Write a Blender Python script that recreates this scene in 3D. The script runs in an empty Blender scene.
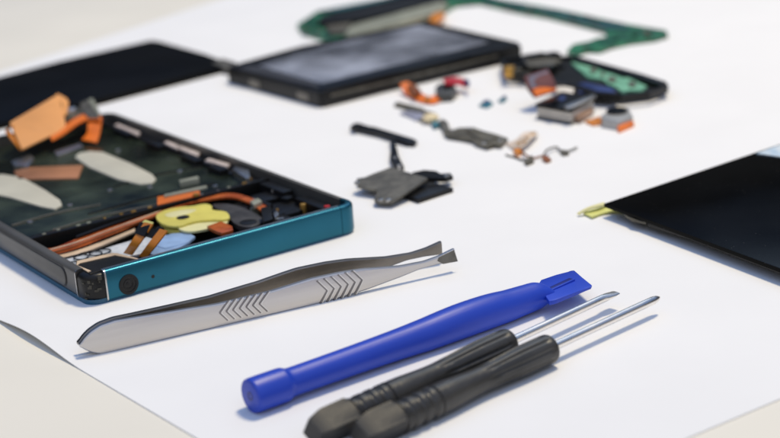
import bpy, bmesh, math, random
from math import sin, cos, pi, radians, sqrt
from mathutils import Vector, Matrix

random.seed(11)
M = 0.001                                   # everything below is written in millimetres
scn = bpy.context.scene
col = scn.collection

# ------------------------------------------------------------------ camera
F_PX, PITCH, CAM_H, ROLL = 1600.0, 0.309892641, 121.4452, -0.0742059
_c, _s = cos(PITCH), sin(PITCH)
_R0, _U0, _F = Vector((1, 0, 0)), Vector((0, _s, _c)), Vector((0, _c, -_s))
_R = _R0 * cos(ROLL) + _U0 * sin(ROLL)
_U = -_R0 * sin(ROLL) + _U0 * cos(ROLL)


def ray(px, py):
    return _F + _R * ((px - 390) / F_PX) + _U * ((219 - py) / F_PX)


def at(px, py, z=0.0):
    """table position (mm) seen at a photo pixel, at height z"""
    d = ray(px, py)
    t = (z - CAM_H) / d.z
    return Vector((d.x * t, d.y * t, z))


cam_d = bpy.data.cameras.new('camera')
cam = bpy.data.objects.new('camera', cam_d)
col.objects.link(cam)
cam.matrix_world = Matrix(((_R.x, _U.x, -_F.x, 0), (_R.y, _U.y, -_F.y, 0), (_R.z, _U.z, -_F.z, CAM_H * M), (0, 0, 0, 1)))
cam_d.sensor_width = 36
cam_d.lens = F_PX / 780 * 36
cam_d.clip_start, cam_d.clip_end = 0.01, 50
cam_d.dof.use_dof = True
cam_d.dof.focus_distance = 0.338
cam_d.dof.aperture_fstop = 17
scn.camera = cam

# ------------------------------------------------------------------ materials
MATS = {}


def mat(name, color, rough=0.5, metal=0.0, vary=0.12, scale=60.0, bump=0.0, bscale=400.0, spec=0.5, coat=0.0,
        color2=None, detail=6.0, stretch=None, trans=0.0, rvary=0.1, lo=0.35, hi=0.65):
    if name in MATS:
        return MATS[name]
    m = bpy.data.materials.new(name)
    m.use_nodes = True
    nt = m.node_tree
    b = nt.nodes['Principled BSDF']
    tc = nt.nodes.new('ShaderNodeTexCoord')
    src = tc.outputs['Object']
    if stretch:
        mp = nt.nodes.new('ShaderNodeMapping')
        mp.inputs['Scale'].default_value = stretch
        nt.links.new(src, mp.inputs['Vector'])
        src = mp.outputs['Vector']
    n = nt.nodes.new('ShaderNodeTexNoise')
    n.inputs['Scale'].default_value = scale
    n.inputs['Detail'].default_value = detail
    nt.links.new(src, n.inputs['Vector'])
    r = nt.nodes.new('ShaderNodeValToRGB')
    r.color_ramp.elements[0].position = lo
    r.color_ramp.elements[1].position = hi
    c2 = color2 or tuple(min(1, c * (1 + vary)) for c in color)
    c1 = color if color2 else tuple(c * (1 - vary) for c in color)
    r.color_ramp.elements[0].color = (*c1, 1)
    r.color_ramp.elements[1].color = (*c2, 1)
    nt.links.new(n.outputs['Fac'], r.inputs['Fac'])
    nt.links.new(r.outputs['Color'], b.inputs['Base Color'])
    mr = nt.nodes.new('ShaderNodeMapRange')
    mr.inputs['To Min'].default_value = max(0.02, rough - rvary)
    mr.inputs['To Max'].default_value = min(1, rough + rvary)
    n2 = nt.nodes.new('ShaderNodeTexNoise')
    n2.inputs['Scale'].default_value = scale * 2.3
    n2.inputs['Detail'].default_value = 4
    nt.links.new(src, n2.inputs['Vector'])
    nt.links.new(n2.outputs['Fac'], mr.inputs['Value'])
    nt.links.new(mr.outputs['Result'], b.inputs['Roughness'])
    b.inputs['Metallic'].default_value = metal
    b.inputs['Specular IOR Level'].default_value = spec
    b.inputs['Coat Weight'].default_value = coat
    b.inputs['Transmission Weight'].default_value = trans
    if bump:
        n3 = nt.nodes.new('ShaderNodeTexNoise')
        n3.inputs['Scale'].default_value = bscale
        n3.inputs['Detail'].default_value = 5
        nt.links.new(src, n3.inputs['Vector'])
        bp = nt.nodes.new('ShaderNodeBump')
        bp.inputs['Strength'].default_value = bump
        bp.inputs['Distance'].default_value = 0.0003
        nt.links.new(n3.outputs['Fac'], bp.inputs['Height'])
        nt.links.new(bp.outputs['Normal'], b.inputs['Normal'])
    MATS[name] = m
    return m


def specks(m, amount, color=(0.5, 0.5, 0.48), scale=900.0):
    """dust: tiny pale specks of varying density over a dark surface"""
    nt = m.node_tree
    b = nt.nodes['Principled BSDF']
    old = b.inputs['Base Color'].links[0].from_socket
    tc = nt.nodes.new('ShaderNodeTexCoord')
    v = nt.nodes.new('ShaderNodeTexVoronoi')
    v.inputs['Scale'].default_value = scale
    nt.links.new(tc.outputs['Object'], v.inputs['Vector'])
    sep = nt.nodes.new('ShaderNodeSeparateColor')
    nt.links.new(v.outputs['Color'], sep.inputs['Color'])
    sz = nt.nodes.new('ShaderNodeMath')
    sz.operation = 'MULTIPLY_ADD'
    sz.inputs[1].default_value = amount
    sz.inputs[2].default_value = -amount * 0.82
    nt.links.new(sep.outputs[0], sz.inputs[0])
    lt = nt.nodes.new('ShaderNodeMath')
    lt.operation = 'LESS_THAN'
    nt.links.new(v.outputs['Distance'], lt.inputs[0])
    nt.links.new(sz.outputs[0], lt.inputs[1])
    mx = nt.nodes.new('ShaderNodeMix')
    mx.data_type = 'RGBA'
    nt.links.new(lt.outputs[0], mx.inputs['Factor'])
    nt.links.new(old, mx.inputs['A'])
    mx.inputs['B'].default_value = (*color, 1)
    nt.links.new(mx.outputs['Result'], b.inputs['Base Color'])
    return m


BLACK = mat('satin_black_plastic', (0.008, 0.008, 0.008), 0.34, vary=0.3, bump=0.15, bscale=900, spec=0.3)
BLACKM = mat('matt_black_plastic', (0.009, 0.009, 0.009), 0.55, vary=0.4, bump=0.3, bscale=700, spec=0.2)
CHARCOAL = specks(mat('charcoal_frame', (0.085, 0.083, 0.076), 0.36, vary=0.15, scale=40, bump=0.05), 0.25)
GLASSB = specks(mat('black_glass', (0.003, 0.003, 0.0028), 0.14, vary=0.4, spec=0.045, scale=30), 0.85, (0.07, 0.07, 0.066), 1500)
GLASSF = mat('black_far_glass', (0.004, 0.004, 0.0038), 0.3, vary=0.4, spec=0.08, scale=25)
SCREEN = mat('smudged_reflection_glass', (0.05, 0.058, 0.078), 0.22, scale=38, color2=(0.44, 0.48, 0.58), spec=0.5, lo=0.34, hi=0.68)  # smudges, plus a blue-grey reflection painted into the base colour
TEAL = mat('teal_anodised_metal', (0.019, 0.138, 0.205), 0.32, metal=0.75, vary=0.08, scale=35, bump=0.04, bscale=1500)
TEALD = mat('teal_back_cover', (0.012, 0.10, 0.18), 0.3, vary=0.1)
SILVER = mat('bare_silver_metal', (0.62, 0.61, 0.59), 0.3, metal=1.0, vary=0.12)
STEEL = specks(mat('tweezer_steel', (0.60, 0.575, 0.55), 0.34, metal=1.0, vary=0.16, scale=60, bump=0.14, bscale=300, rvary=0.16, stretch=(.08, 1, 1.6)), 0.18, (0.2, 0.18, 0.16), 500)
STEEL2 = mat('dark_reflection_steel', (0.24, 0.22, 0.195), 0.36, metal=1.0, vary=0.2, scale=40, bump=0.12, bscale=250)  # same steel, colour darkened for the dark reflection between the arms
STEELD = mat('oxidised_groove', (0.20, 0.19, 0.19), 0.35, metal=1.0, vary=0.3)
SHAFT = mat('polished_shaft', (0.90, 0.86, 0.80), 0.3, metal=1.0, vary=0.08)
BLUE = mat('blue_nylon', (0.014, 0.055, 0.50), 0.42, vary=0.14, scale=45, bump=0.2, bscale=450, stretch=(.25, 1, 1), rvary=.14)
_r = BLUE.node_tree.nodes['Color Ramp'].color_ramp.elements.new(0.74)
_r.color = (0.05, 0.10, 0.52, 1)
RUBBER = specks(mat('worn_black_handle', (0.014, 0.0135, 0.0125), 0.36, vary=0.4, scale=70, bump=0.25, bscale=900, color2=(0.045, 0.043, 0.039), rvary=0.05), 0.3, (0.14, 0.125, 0.1), 600)
BUTT = mat('smooth_dark_grey_plastic', (0.022, 0.0217, 0.021), 0.52, vary=0.12, scale=40, bump=0.15, bscale=1200, rvary=0.03)
MID = mat('mottled_midplate', (0.006, 0.009, 0.007), 0.2, scale=70, color2=(0.05, 0.066, 0.046), bump=0.35, bscale=190, spec=0.14, lo=0.38, hi=0.72)
PAD = mat('pale_adhesive_pad', (0.52, 0.50, 0.41), 0.6, vary=0.1, scale=60)
COPPER = mat('orange_copper_cable', (0.30, 0.045, 0.008), 0.26, metal=0.2, color2=(0.68, 0.17, 0.04), scale=170)
AMBER = mat('amber_polyimide', (0.62, 0.21, 0.02), 0.28, vary=0.25, scale=60, bump=0.15, bscale=200)
AMBERP = mat('pale_amber_polyimide', (0.70, 0.31, 0.085), 0.5, vary=0.15, scale=40, bump=0.15, bscale=150)
ORANGE = mat('bright_orange_film', (0.75, 0.17, 0.015), 0.42, vary=0.2)
BROWN = mat('brown_polyimide', (0.24, 0.075, 0.02), 0.4, vary=0.3, scale=120)
YELLOW = mat('yellow_film', (0.70, 0.62, 0.13), 0.45, vary=0.15, scale=80)
CREAMY = mat('cream_film', (0.70, 0.66, 0.34), 0.5, vary=0.12)
LIME = mat('lime_flex', (0.70, 0.70, 0.22), 0.45, vary=0.15)
PRINT = mat('printed_foil', (0.42, 0.46, 0.50), 0.45, scale=420, color2=(0.66, 0.68, 0.70), detail=3, bump=0.2)
SKY = mat('pale_blue_film', (0.28, 0.42, 0.66), 0.45, vary=0.25, scale=130)
GREY = mat('grey_shield', (0.135, 0.127, 0.105), 0.42, metal=0.3, vary=0.3, scale=260, bump=0.4, bscale=700)
OLIVE = mat('olive_grey_shield', (0.115, 0.105, 0.078), 0.45, metal=0.25, vary=0.3, scale=200, bump=0.35)
LILAC = mat('lilac_grey_foil', (0.34, 0.35, 0.45), 0.4, metal=0.2, vary=0.12)
BEIGE = mat('beige_film', (0.58, 0.44, 0.30), 0.5, vary=0.2, scale=120)
GREEN = mat('green_circuit_board', (0.008, 0.06, 0.035), 0.38, scale=160, color2=(0.03, 0.21, 0.10), detail=3)
GREEND = mat('dark_teal_circuit_board', (0.008, 0.045, 0.05), 0.38, scale=160, color2=(0.02, 0.11, 0.11), detail=3)
MINT = mat('mint_plate', (0.09, 0.27, 0.16), 0.45, scale=110, color2=(0.2, 0.48, 0.32))
CANS = mat('cream_shield_can', (0.36, 0.37, 0.29), 0.4, metal=0.3, vary=0.15, scale=120)
WHITE = mat('off_white_plastic', (0.74, 0.69, 0.61), 0.5, vary=0.12, scale=120)
LABEL = mat('pale_blue_label', (0.36, 0.52, 0.68), 0.5, scale=260, color2=(0.72, 0.78, 0.82), detail=2)
CONT = mat('dull_contact', (.22, .20, .165), .4, metal=.3, vary=.2)
RED = mat('red_film', (0.5, 0.02, 0.025), 0.4, vary=0.2)
PINKISH = mat('pinkish_white_film', (.58, .49, .44), .4, vary=.2, scale=200)
NAVY = mat('navy_film', (0.025, 0.045, 0.16), 0.4, vary=0.3)
TEALBIT = mat('teal_bit', (0.03, 0.15, 0.2), 0.4, vary=0.3)
GOLD = mat('gold_contact', (0.75, 0.42, 0.1), 0.35, metal=0.8, vary=0.15)
PURPLE = mat('purple_grey_chip', (0.17, 0.165, 0.21), 0.3, vary=0.2)
MAROON = mat('maroon_border', (0.12, 0.04, 0.035), 0.4, vary=0.2)
PAPER = mat('white_paper', (0.83, 0.83, 0.83), 0.75, vary=0.012, scale=30, bump=0.06, bscale=1800, spec=0.25)
TABLE = mat('cream_tabletop', (0.80, 0.765, 0.675), 0.55, vary=0.02, scale=12, spec=0.3)


# ------------------------------------------------------------------ mesh helpers
def smooth(pts, n=6):
    """Catmull-Rom through 2D or 3D points"""
    P = [Vector(p) for p in pts]
    Q = [P[0] * 2 - P[1]] + P + [P[-1] * 2 - P[-2]]
    out = []
    for i in range(1, len(Q) - 2):
        for k in range(n):
            t = k / n
            a, b, c, d = Q[i - 1], Q[i], Q[i + 1], Q[i + 2]
            out.append(0.5 * ((2 * b) + (c - a) * t + (2 * a - 5 * b + 4 * c - d) * t * t + (3 * b - a - 3 * c + d) * t ** 3))
    out.append(P[-1])
    return out


def closed(pts, n=4):
    """rounded closed outline through 2D points"""
    P = [Vector((p[0], p[1])) for p in pts]
    out = []
    for i in range(len(P)):
        a, b, c, d = P[i - 1], P[i], P[(i + 1) % len(P)], P[(i + 2) % len(P)]
        for k in range(n):
            t = k / n
            out.append(0.5 * ((2 * b) + (c - a) * t + (2 * a - 5 * b + 4 * c - d) * t * t + (3 * b - a - 3 * c + d) * t ** 3))
    return out


class MB:
    def __init__(self):
        self.bm = bmesh.new()

    def prism(self, pts, z0, z1, bev=0.0, seg=2):
        bm = self.bm
        a = sum(pts[i][0] * pts[(i + 1) % len(pts)][1] - pts[(i + 1) % len(pts)][0] * pts[i][1] for i in range(len(pts)))
        if a < 0:
            pts = list(reversed(pts))
        lo = [bm.verts.new((p[0], p[1], z0)) for p in pts]
        hi = [bm.verts.new((p[0], p[1], z1)) for p in pts]
        fs = [bm.faces.new(list(reversed(lo))), bm.faces.new(hi)]
        n = len(pts)
        for i in range(n):
            fs.append(bm.faces.new((lo[i], lo[(i + 1) % n], hi[(i + 1) % n], hi[i])))
        if bev:
            es = [e for e in fs[1].edges]
            bmesh.ops.bevel(bm, geom=es, offset=bev, segments=seg, affect='EDGES', profile=0.6)
        return self

    def box(self, x, y, z, w, d, h, rot=0.0, bev=0.0):
        c, s = cos(rot), sin(rot)
        pts = [(x + a * w / 2 * c - b * d / 2 * s, y + a * w / 2 * s + b * d / 2 * c) for a, b in ((-1, -1), (1, -1), (1, 1), (-1, 1))]
        return self.prism(pts, z, z + h, bev)

    def loft(self, rings, cap=True, closed=True):
        bm = self.bm
        V = [[bm.verts.new(p) for p in r] for r in rings]
        n = len(V[0])
        for a, b in zip(V[:-1], V[1:]):
            for i in range(n if closed else n - 1):
                j = (i + 1) % n
                bm.faces.new((a[i], a[j], b[j], b[i]))
        if cap:
            bm.faces.new(list(reversed(V[0])))
            bm.faces.new(V[-1])
        return self

    def tube(self, path, rad, seg=10):
        P = [Vector(p) for p in path]
        rings = []
        for i, p in enumerate(P):
            t = (P[min(i + 1, len(P) - 1)] - P[max(i - 1, 0)]).normalized()
            u = t.cross(Vector((0, 0, 1)))
            u = u.normalized() if u.length > 1e-4 else Vector((1, 0, 0))
            v = u.cross(t)
            r = rad[i] if isinstance(rad, (list, tuple)) else rad
            rings.append([p + (u * cos(a) + v * sin(a)) * r for a in (2 * pi * k / seg for k in range(seg))])
        return self.loft(rings)

    def cyl(self, x, y, z0, z1, r, seg=28, bev=0.0):
        return self.prism([(x + r * cos(2 * pi * k / seg), y + r * sin(2 * pi * k / seg)) for k in range(seg)], z0, z1, bev)

    def ribbon(self, A, B, thick, n=7):
        """strip between two edge lines (3D), with thickness"""
        A, B = smooth([Vector(p) for p in A], n), smooth([Vector(p) for p in B], n)
        rings = []
        for i in range(len(A)):
            k0, k1 = max(i - 1, 0), min(i + 1, len(A) - 1)
            t = ((A[k1] - A[k0]) + (B[k1] - B[k0])).normalized()
            w = (B[i] - A[i])
            nn = t.cross(w).normalized() * thick / 2
            rings.append([A[i] + nn, B[i] + nn, B[i] - nn, A[i] - nn])
        return self.loft(rings)

    def wall(self, path, sec):
        """sweep a section (outward offset, z) along a 2D path, walked with the outside on its right"""
        P = [Vector((p[0], p[1])) for p in path]
        rings = []
        for i, p in enumerate(P):
            d0 = (P[i] - P[i - 1]).normalized() if i else None
            d1 = (P[i + 1] - P[i]).normalized() if i < len(P) - 1 else None
            d = ((d0 or d1) + (d1 or d0)).normalized()
            nrm = Vector((d.y, -d.x))
            k = 1 / max(0.5, d.dot(d1 or d0))
            rings.append([(p.x + nrm.x * o * k, p.y + nrm.y * o * k, z) for o, z in sec])
        return self.loft(rings)

    def build(self, name, m, parent=None, loc=None, angle=32):
        bm = self.bm
        bmesh.ops.recalc_face_normals(bm, faces=bm.faces[:])
        bmesh.ops.scale(bm, vec=(M, M, M), verts=bm.verts[:])
        for f in bm.faces:
            f.smooth = True
        for e in bm.edges:
            if len(e.link_faces) == 2 and e.calc_face_angle(0) > radians(angle):
                e.smooth = False
        me = bpy.data.meshes.new(name)
        bm.to_mesh(me)
        bm.free()
        me.materials.append(m)
        o = bpy.data.objects.new(name, me)
        col.objects.link(o)
        if parent is not None:
            o.parent = parent
        if loc is not None:
            o.location = Vector(loc) * M
        return o


class Thing:
    """an Empty at the thing's base; its parts are written in its own millimetre frame"""

    def __init__(self, name, label, cat, x, y, rot=0.0, group=None):
        self.x, self.y, self.rot = x, y, rot
        o = bpy.data.objects.new(name, None)
        o.empty_display_size = 0.01
        col.objects.link(o)
        o.location = (x * M, y * M, 0)
        o.rotation_euler = (0, 0, rot)
        o['label'], o['category'] = label, cat
        if group:
            o['group'] = group
        self.root = o

    def loc(self, px, py, z=0.0):
        w = at(px, py, z)
        a, b = w.x - self.x, w.y - self.y
        c, s = cos(self.rot), sin(self.rot)
        return Vector((a * c + b * s, -a * s + b * c, z))

    def poly(self, pts, z=0.0):
        return [self.loc(px, py, z).xy for px, py in pts]

    def plane(self, px, py, y0=0.0):
        """(x, z) in the thing's own upright plane y = y0 seen at a pixel"""
        d = ray(px, py)
        c, s = cos(self.rot), sin(self.rot)
        n = Vector((-s, c, 0))
        t = (n.dot(Vector((self.x, self.y, 0))) + y0) / n.dot(d)
        p = d * t + Vector((0, 0, CAM_H))
        a, b = p.x - self.x, p.y - self.y
        return (a * c + b * s, p.z)

    def part(self, mb, name, m, parent=None, label=None, angle=32):
        o = mb.build(name, m, parent or self.root, angle=angle)
        if label:
            o['label'] = label
        return o

    def slab(self, name, pts, z0, z1, m, bev=0.1, parent=None, zsee=None, label=None):
        """flat piece whose top outline is seen at these photo pixels"""
        return self.part(MB().prism(self.poly(pts, z1 if zsee is None else zsee), z0, z1, bev), name, m, parent, label)


def thing_at(name, label, cat, px, py, rot=0.0, group=None):
    w = at(px, py)
    return Thing(name, label, cat, w.x, w.y, rot, group)


def arc(cx, cy, r, a0, a1, n=6):
    return [(cx + r * cos(radians(a0 + (a1 - a0) * k / n)), cy + r * sin(radians(a0 + (a1 - a0) * k / n))) for k in range(n + 1)]


def rrect(x0, y0, x1, y1, r, n=5):
    return arc(x1 - r, y0 + r, r, -90, 0, n) + arc(x1 - r, y1 - r, r, 0, 90, n) + arc(x0 + r, y1 - r, r, 90, 180, n) + arc(x0 + r, y0 + r, r, 180, 270, n)


# ------------------------------------------------------------------ setting: table and sheet
tb = MB().prism([(-1600, -700), (1600, -700), (1600, 2300), (-1600, 2300)], -30, 0).build('table_surface', TABLE)
tb['kind'] = 'structure'


def isect(a, b, c, d):
    r, s = b - a, d - c
    t = ((c - a).x * s.y - (c - a).y * s.x) / (r.x * s.y - r.y * s.x)
    return a + r * t


ll = at(75, 367).xy, at(195, 438).xy
ul = at(0, 72).xy, at(220, 0).xy
lr = at(690, 438).xy, at(780, 400).xy
p_left, p_bot = isect(*ll, *ul), isect(*ll, *lr)
p_right = p_bot + (lr[1] - lr[0]).normalized() * 640
p_top = p_left + (ul[1] - ul[0]).normalized() * 640
curl0, curl1 = at(-18, 312).xy, at(84, 373).xy
bm = bmesh.new()
NU, NV = 150, 60
L_edge = (p_bot - p_left).length
c0, c1 = (curl0 - p_left).length / L_edge, (curl1 - p_left).length / L_edge
grid = []
for i in range(NU + 1):
    u = i / NU
    row = []
    for j in range(NV + 1):
        v = (j / NV) ** 2
        p = (p_left.lerp(p_bot, u)).lerp(p_top.lerp(p_right, u), v)
        z = 0.25
        if c0 < u < c1:
            k = (u - c0) / (c1 - c0)
            z += 1.5 * sin(pi * k) ** 2 * math.exp(-(v * 640 / 9) ** 1.4)
        row.append((p.x, p.y, z))
    grid.append(row)
TOPV = [[bm.verts.new(p) for p in r] for r in grid]
BOTV = [[bm.verts.new((p[0], p[1], p[2] - 0.2)) for p in r] for r in grid]
for i in range(NU):
    for j in range(NV):
        bm.faces.new((TOPV[i][j], TOPV[i + 1][j], TOPV[i + 1][j + 1], TOPV[i][j + 1]))
        bm.faces.new((BOTV[i][j], BOTV[i][j + 1], BOTV[i + 1][j + 1], BOTV[i + 1][j]))
for i in range(NU):
    for j in (0, NV):
        bm.faces.new((TOPV[i][j], BOTV[i][j], BOTV[i + 1][j], TOPV[i + 1][j]))
for j in range(NV):
    for i in (0, NU):
        bm.faces.new((TOPV[i][j], TOPV[i][j + 1], BOTV[i][j + 1], BOTV[i][j]))
pm = MB()
pm.bm.free()
pm.bm = bm
sheet = pm.build('paper_sheet', PAPER, angle=60)
sheet['label'], sheet['category'] = 'large white paper sheet lying under all the tools and parts, one edge curling up', 'paper'
PZ = 0.26                                    # top of the paper

# ------------------------------------------------------------------ phone chassis (left)
T = Thing('phone_chassis', 'opened phone body with teal metal end, its insides and orange cables exposed', 'phone', -69.3166 + 1.0 * cos(0.5834) + 2.0 * sin(0.5834), 331.512 + 1.0 * sin(0.5834) - 2.0 * cos(0.5834), 0.5834)
W_, L_ = 72.0, 139.0
H0, H1 = PZ, 7.75
T.part(MB().prism(rrect(0.35, 0.35, W_ - 0.35, L_ - 0.35, 3.2), H0, 1.4), 'back_cover', TEALD)
T.part(MB().prism(rrect(1.7, 1.5, W_ - 1.7, L_ - 1.7, 3), 1.4, 1.9), 'inner_floor', BLACKM)


def shell(z0, z1, th, r=0.9):
    """rounded outer side, flat inner side"""
    out = [(0 - r + r * cos(radians(a)), z0 + r + r * sin(radians(a))) for a in (-90, -60, -30, 0)]
    out += [(0 - r + r * cos(radians(a)), z1 - r + r * sin(radians(a))) for a in (0, 30, 60, 90)]
    return out + [(-th, z1), (-th, z0)]


left_path = [(W_, 6.0)] + [(W_, 20), (W_, 60), (W_, 100)] + arc(W_ - 4, L_ - 4, 4, 0, 90, 7) + arc(4, L_ - 4, 4, 90, 180, 7) + [(0, 100), (0, 60), (0, 20), (0, 5.4)]
fr = T.part(MB().wall(left_path, shell(1.4, H1, 1.9)), 'side_frame', CHARCOAL)
# long flap on the left side, and its seam
fl = MB()
fl.loft([[(x, y, z) for y, z in rr] for x, rr in ((0.02, rrect(11, 2.4, 66, 6.7, 2.0)), (-0.22, rrect(11, 2.4, 66, 6.7, 2.0)), (-0.36, rrect(11.3, 2.7, 65.7, 6.4, 1.8)))])
flap = T.part(fl, 'side_flap', CHARCOAL)
sm = MB()
sm.loft([[(x, y, z) for y, z in rrect(10.6, 2.0, 66.4, 7.1, 2.3)] for x in (0.03, -0.06)])
T.part(sm, 'flap_gasket', BLACK, flap)
T.part(MB().box(-0.05, 60, 7.0, 0.5, 7, 1.2, 0, 0.1), 'button', BLACK, fr)
# corner plastic, teal end cap and its corner piece
corner = [(0.15, 5.3)] + arc(4, 4, 3.75, 180, 270, 8) + [(4.9, 0.25)]
cj = T.part(MB().wall(corner, shell(0.7, 7.2, 3.6, 1.3)), 'corner_joint', BLACK)
k = MB()
for i in range(14):
    a = radians(random.uniform(195, 262))
    r = 3.75
    k.box(4 + r * cos(a), 4 + r * sin(a), random.uniform(1.5, 6), random.uniform(.3, 1.0), .35, random.uniform(.25, .9), a + pi / 2)
T.part(k, 'joint_residue', mat('dark_residue', (.045, .04, .026), .4, vary=.5), cj)
cap = T.part(MB().wall([(4.9, 0), (12, 0), (30, 0), (50, 0), (66.8, 0)], shell(0.5, H1, 1.6, 0.75)), 'end_cap', TEAL)
T.part(MB().wall([(66.95, 0)] + arc(W_ - 4, 4, 4, -90, 0, 8) + [(W_, 5.85)], shell(0.5, H1, 1.6, 0.75)), 'cap_corner', TEAL)
trim = shell(0.45, H1 + 0.05, 1.75, 0.8)
T.part(MB().wall([(4.55, 0.0), (4.9, 0.0)], [(o + 0.06, z) for o, z in trim]), 'silver_trim', SILVER, cap)
T.part(MB().wall([(0, 5.75), (0, 5.4)], [(o + 0.06, z) for o, z in shell(1.0, 7.7, 1.9, 0.9)]), 'silver_trim', SILVER, fr)
T.part(MB().wall([(5.0, 0.0), (30, 0.0), (66.8, 0.0)], [(-1.62, H1 - .05), (-1.62, H1 + .12), (-1.1, H1 + .12), (-1.1, H1 - .05)]), 'lip_highlight', SILVER, cap)  # silver strip laid on as the chamfer's highlight


def disc_front(mb, x, z, r0, r1, y0, y1, seg=32):
    """ring or disc in the front face (axis along y)"""
    o = [(x + r1 * cos(2 * pi * q / seg), z + r1 * sin(2 * pi * q / seg)) for q in range(seg)]
    if r0 <= 0:
        return mb.loft([[(a, y0, b) for a, b in o], [(a, y1, b) for a, b in o]])
    i = [(x + r0 * cos(2 * pi * q / seg), z + r0 * sin(2 * pi * q / seg)) for q in range(seg)]
    return mb.loft([[(a, y1, b) for a, b in o], [(a, y0, b) for a, b in o], [(a, y0 + .02, b) for a, b in i], [(a, y1, b) for a, b in i]], cap=False)


JX, JZ = T.plane(129, 284.5, -.15)
jk = T.part(disc_front(MB(), JX, JZ, 1.75, 2.35, -0.18, 0.3), 'headphone_jack', BLACK)
T.part(disc_front(MB(), JX, JZ, 0, 1.78, -0.02, 0.2), 'jack_hole', mat('hole_black', (0.002, 0.002, 0.002), 0.5), jk)
T.part(disc_front(disc_front(MB(), JX, JZ, 0.9, 1.25, -0.12, 0.2), JX - .2, JZ + .2, 0, .35, -0.1, 0.2), 'jack_contact', BLACK, jk)
T.part(disc_front(MB(), *T.plane(153, 276.5), 0, 0.42, -0.03, 0.2), 'microphone_hole', MATS['hole_black'], cap)

# --- inside: midplate, bar, pads
mid = T.part(MB().prism([(2.2, 41), (70, 41), (70, 136.5), (2.2, 136.5)], 1.9, 4.6, 0.2), 'midplate', MID)
for n_, pts in (('adhesive_pad', [(-14, 177), (2, 174), (22, 177), (45, 190), (60, 200), (62, 205), (55, 209), (40, 206), (10, 197), (-14, 192)]),
                ('adhesive_pad', [(75, 157), (79, 153), (90, 151), (103, 152), (130, 163), (152, 174), (156, 179), (152, 183), (140, 184), (118, 179), (90, 167)])):
    T.slab(n_, pts, 4.6, 5.0, PAD, 0.12, mid)
T.part(MB().prism(T.poly([(14, 171), (30, 167), (83, 165), (78, 178), (18, 179)], 5.0), 4.6, 5.0, .12), 'ribbon_reflection', mat('copper_reflection_tint', (.36, .16, .075), .4, vary=.25), mid)  # flat patch painting the orange ribbon's reflection on the midplate
T.part(MB().prism(T.poly([(11, 161), (30, 154), (34, 158), (28, 166), (14, 165)], 5.8), 4.6, 5.8, .2), 'silver_bit', SILVER, mid)  # bright piece standing in for a reflection on the glossy midplate
T.part(MB().prism(T.poly([(54, 151), (80, 143), (83, 146), (57, 155)], 5.8), 4.6, 5.8, .2), 'silver_bit', SILVER, mid)  # second bright piece for the midplate's reflections
b = MB().box(36, 40.2, 1.9, 68, 1.6, 4.4, 0, 0.25)
for x, w in ((9, 8), (22, 5), (31, 10), (52, 12), (64, 5)):
    b.box(x, 41.6, 4.5, w, 2.2, 1.4, 0.02, 0.2)
T.part(b, 'rib_bar', BLACK)
ob = T.part(MB().prism(T.poly([(157, 195), (199, 187), (200, 193), (157, 203)], 7), 3.0, 6.6, 0.25), 'ribbon_connector', ORANGE)
T.part(MB().prism(T.poly([(164, 193), (206, 184), (207, 186), (164, 195)], 7.4), 6.6, 7.1, 0.1), 'connector_bar', CANS, ob)
T.part(MB().cyl(T.loc(196, 194, 7).x, T.loc(196, 194, 7).y, 6.6, 7.0, .9), 'screw', GOLD, ob)

# --- inside right wall: antenna pieces, clips, ledge
r = MB().box(68.4, 88, 1.9, 3.2, 94, 3.4, 0, .3)
for y, w in ((60, 7), (75, 9), (97, 8), (118, 10)):
    r.box(66, y, 1.9, 2.6, w, 4.4, 0, .25)
T.part(r, 'inner_ledge', BLACK)
for pts in ([(113, 123), (117, 121), (141, 133), (139, 137)], [(163, 141), (167, 139), (181, 146), (178, 150)], [(175, 145), (179, 143), (201, 153), (198, 158)], [(204, 159), (208, 156), (231, 164), (228, 168)]):
    c_ = sum((Vector(p) for p in pts), Vector((0, 0))) / 4
    T.part(MB().prism(T.poly([(c_.x + (p[0] - c_.x) * .92, c_.y + (p[1] - c_.y) * .72) for p in pts], 6.6), 5.9, 6.5, .12), 'antenna_piece', PINKISH)
sb = T.part(MB().prism(T.poly([(232, 169), (236, 166), (249, 170), (250, 177), (246, 178)], 7.0), 3.0, 7.0, .2), 'silver_bracket', SILVER)
T.part(MB().box(T.loc(248, 182, 5).x, T.loc(248, 182, 5).y, 2, 1.6, 1.6, 4.2, 0, .2), 'gold_spring', GOLD, sb)
T.part(MB().prism(T.poly([(272, 189), (275, 186), (281, 186), (279, 190)], 6), 5, 6, .1), 'white_clip', WHITE)
T.part(MB().prism(T.poly([(179, 180), (198, 176), (199, 178), (180, 182)], 6), 4, 6, .1), 'light_bar', CANS)
T.part(MB().prism(T.poly([(250, 201), (258, 198), (262, 201), (254, 205)], 6), 5, 6, .1), 'white_clip', CANS)

# fine details: screws, contacts and thin traces on the midplate and bar
random.seed(31)
for px, py in ((30, 222), (70, 205), (110, 190), (150, 187), (180, 171), (118, 150), (215, 186)):
    q = T.loc(px, py, 4.8)
    sc_w = T.part(MB().cyl(q.x, q.y, 4.6, 5.0, .75, 16, .12), 'screw', SILVER, mid)
for k in range(15):
    x = 8 + k * 3.9 + random.uniform(-.8, .8)
    T.part(MB().box(x, 40.2 + random.uniform(-.3, .3), 6.25, random.uniform(.5, 1.3), .5, .3, 0, .06), 'bar_contact', random.choice((GOLD, SILVER, CANS)))
for k, (y, x0, x1) in enumerate(((46.5, 12, 40), (52, 24, 60), (58, 6, 30), (70, 40, 66))):
    T.part(MB().tube(smooth([(x0, y, 4.75), ((x0 + x1) / 2, y + 1.2, 4.8), (x1, y - .6, 4.75)], 8), .22, 6), 'thin_wire', BLACK if k % 2 else GREY, mid)
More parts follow.
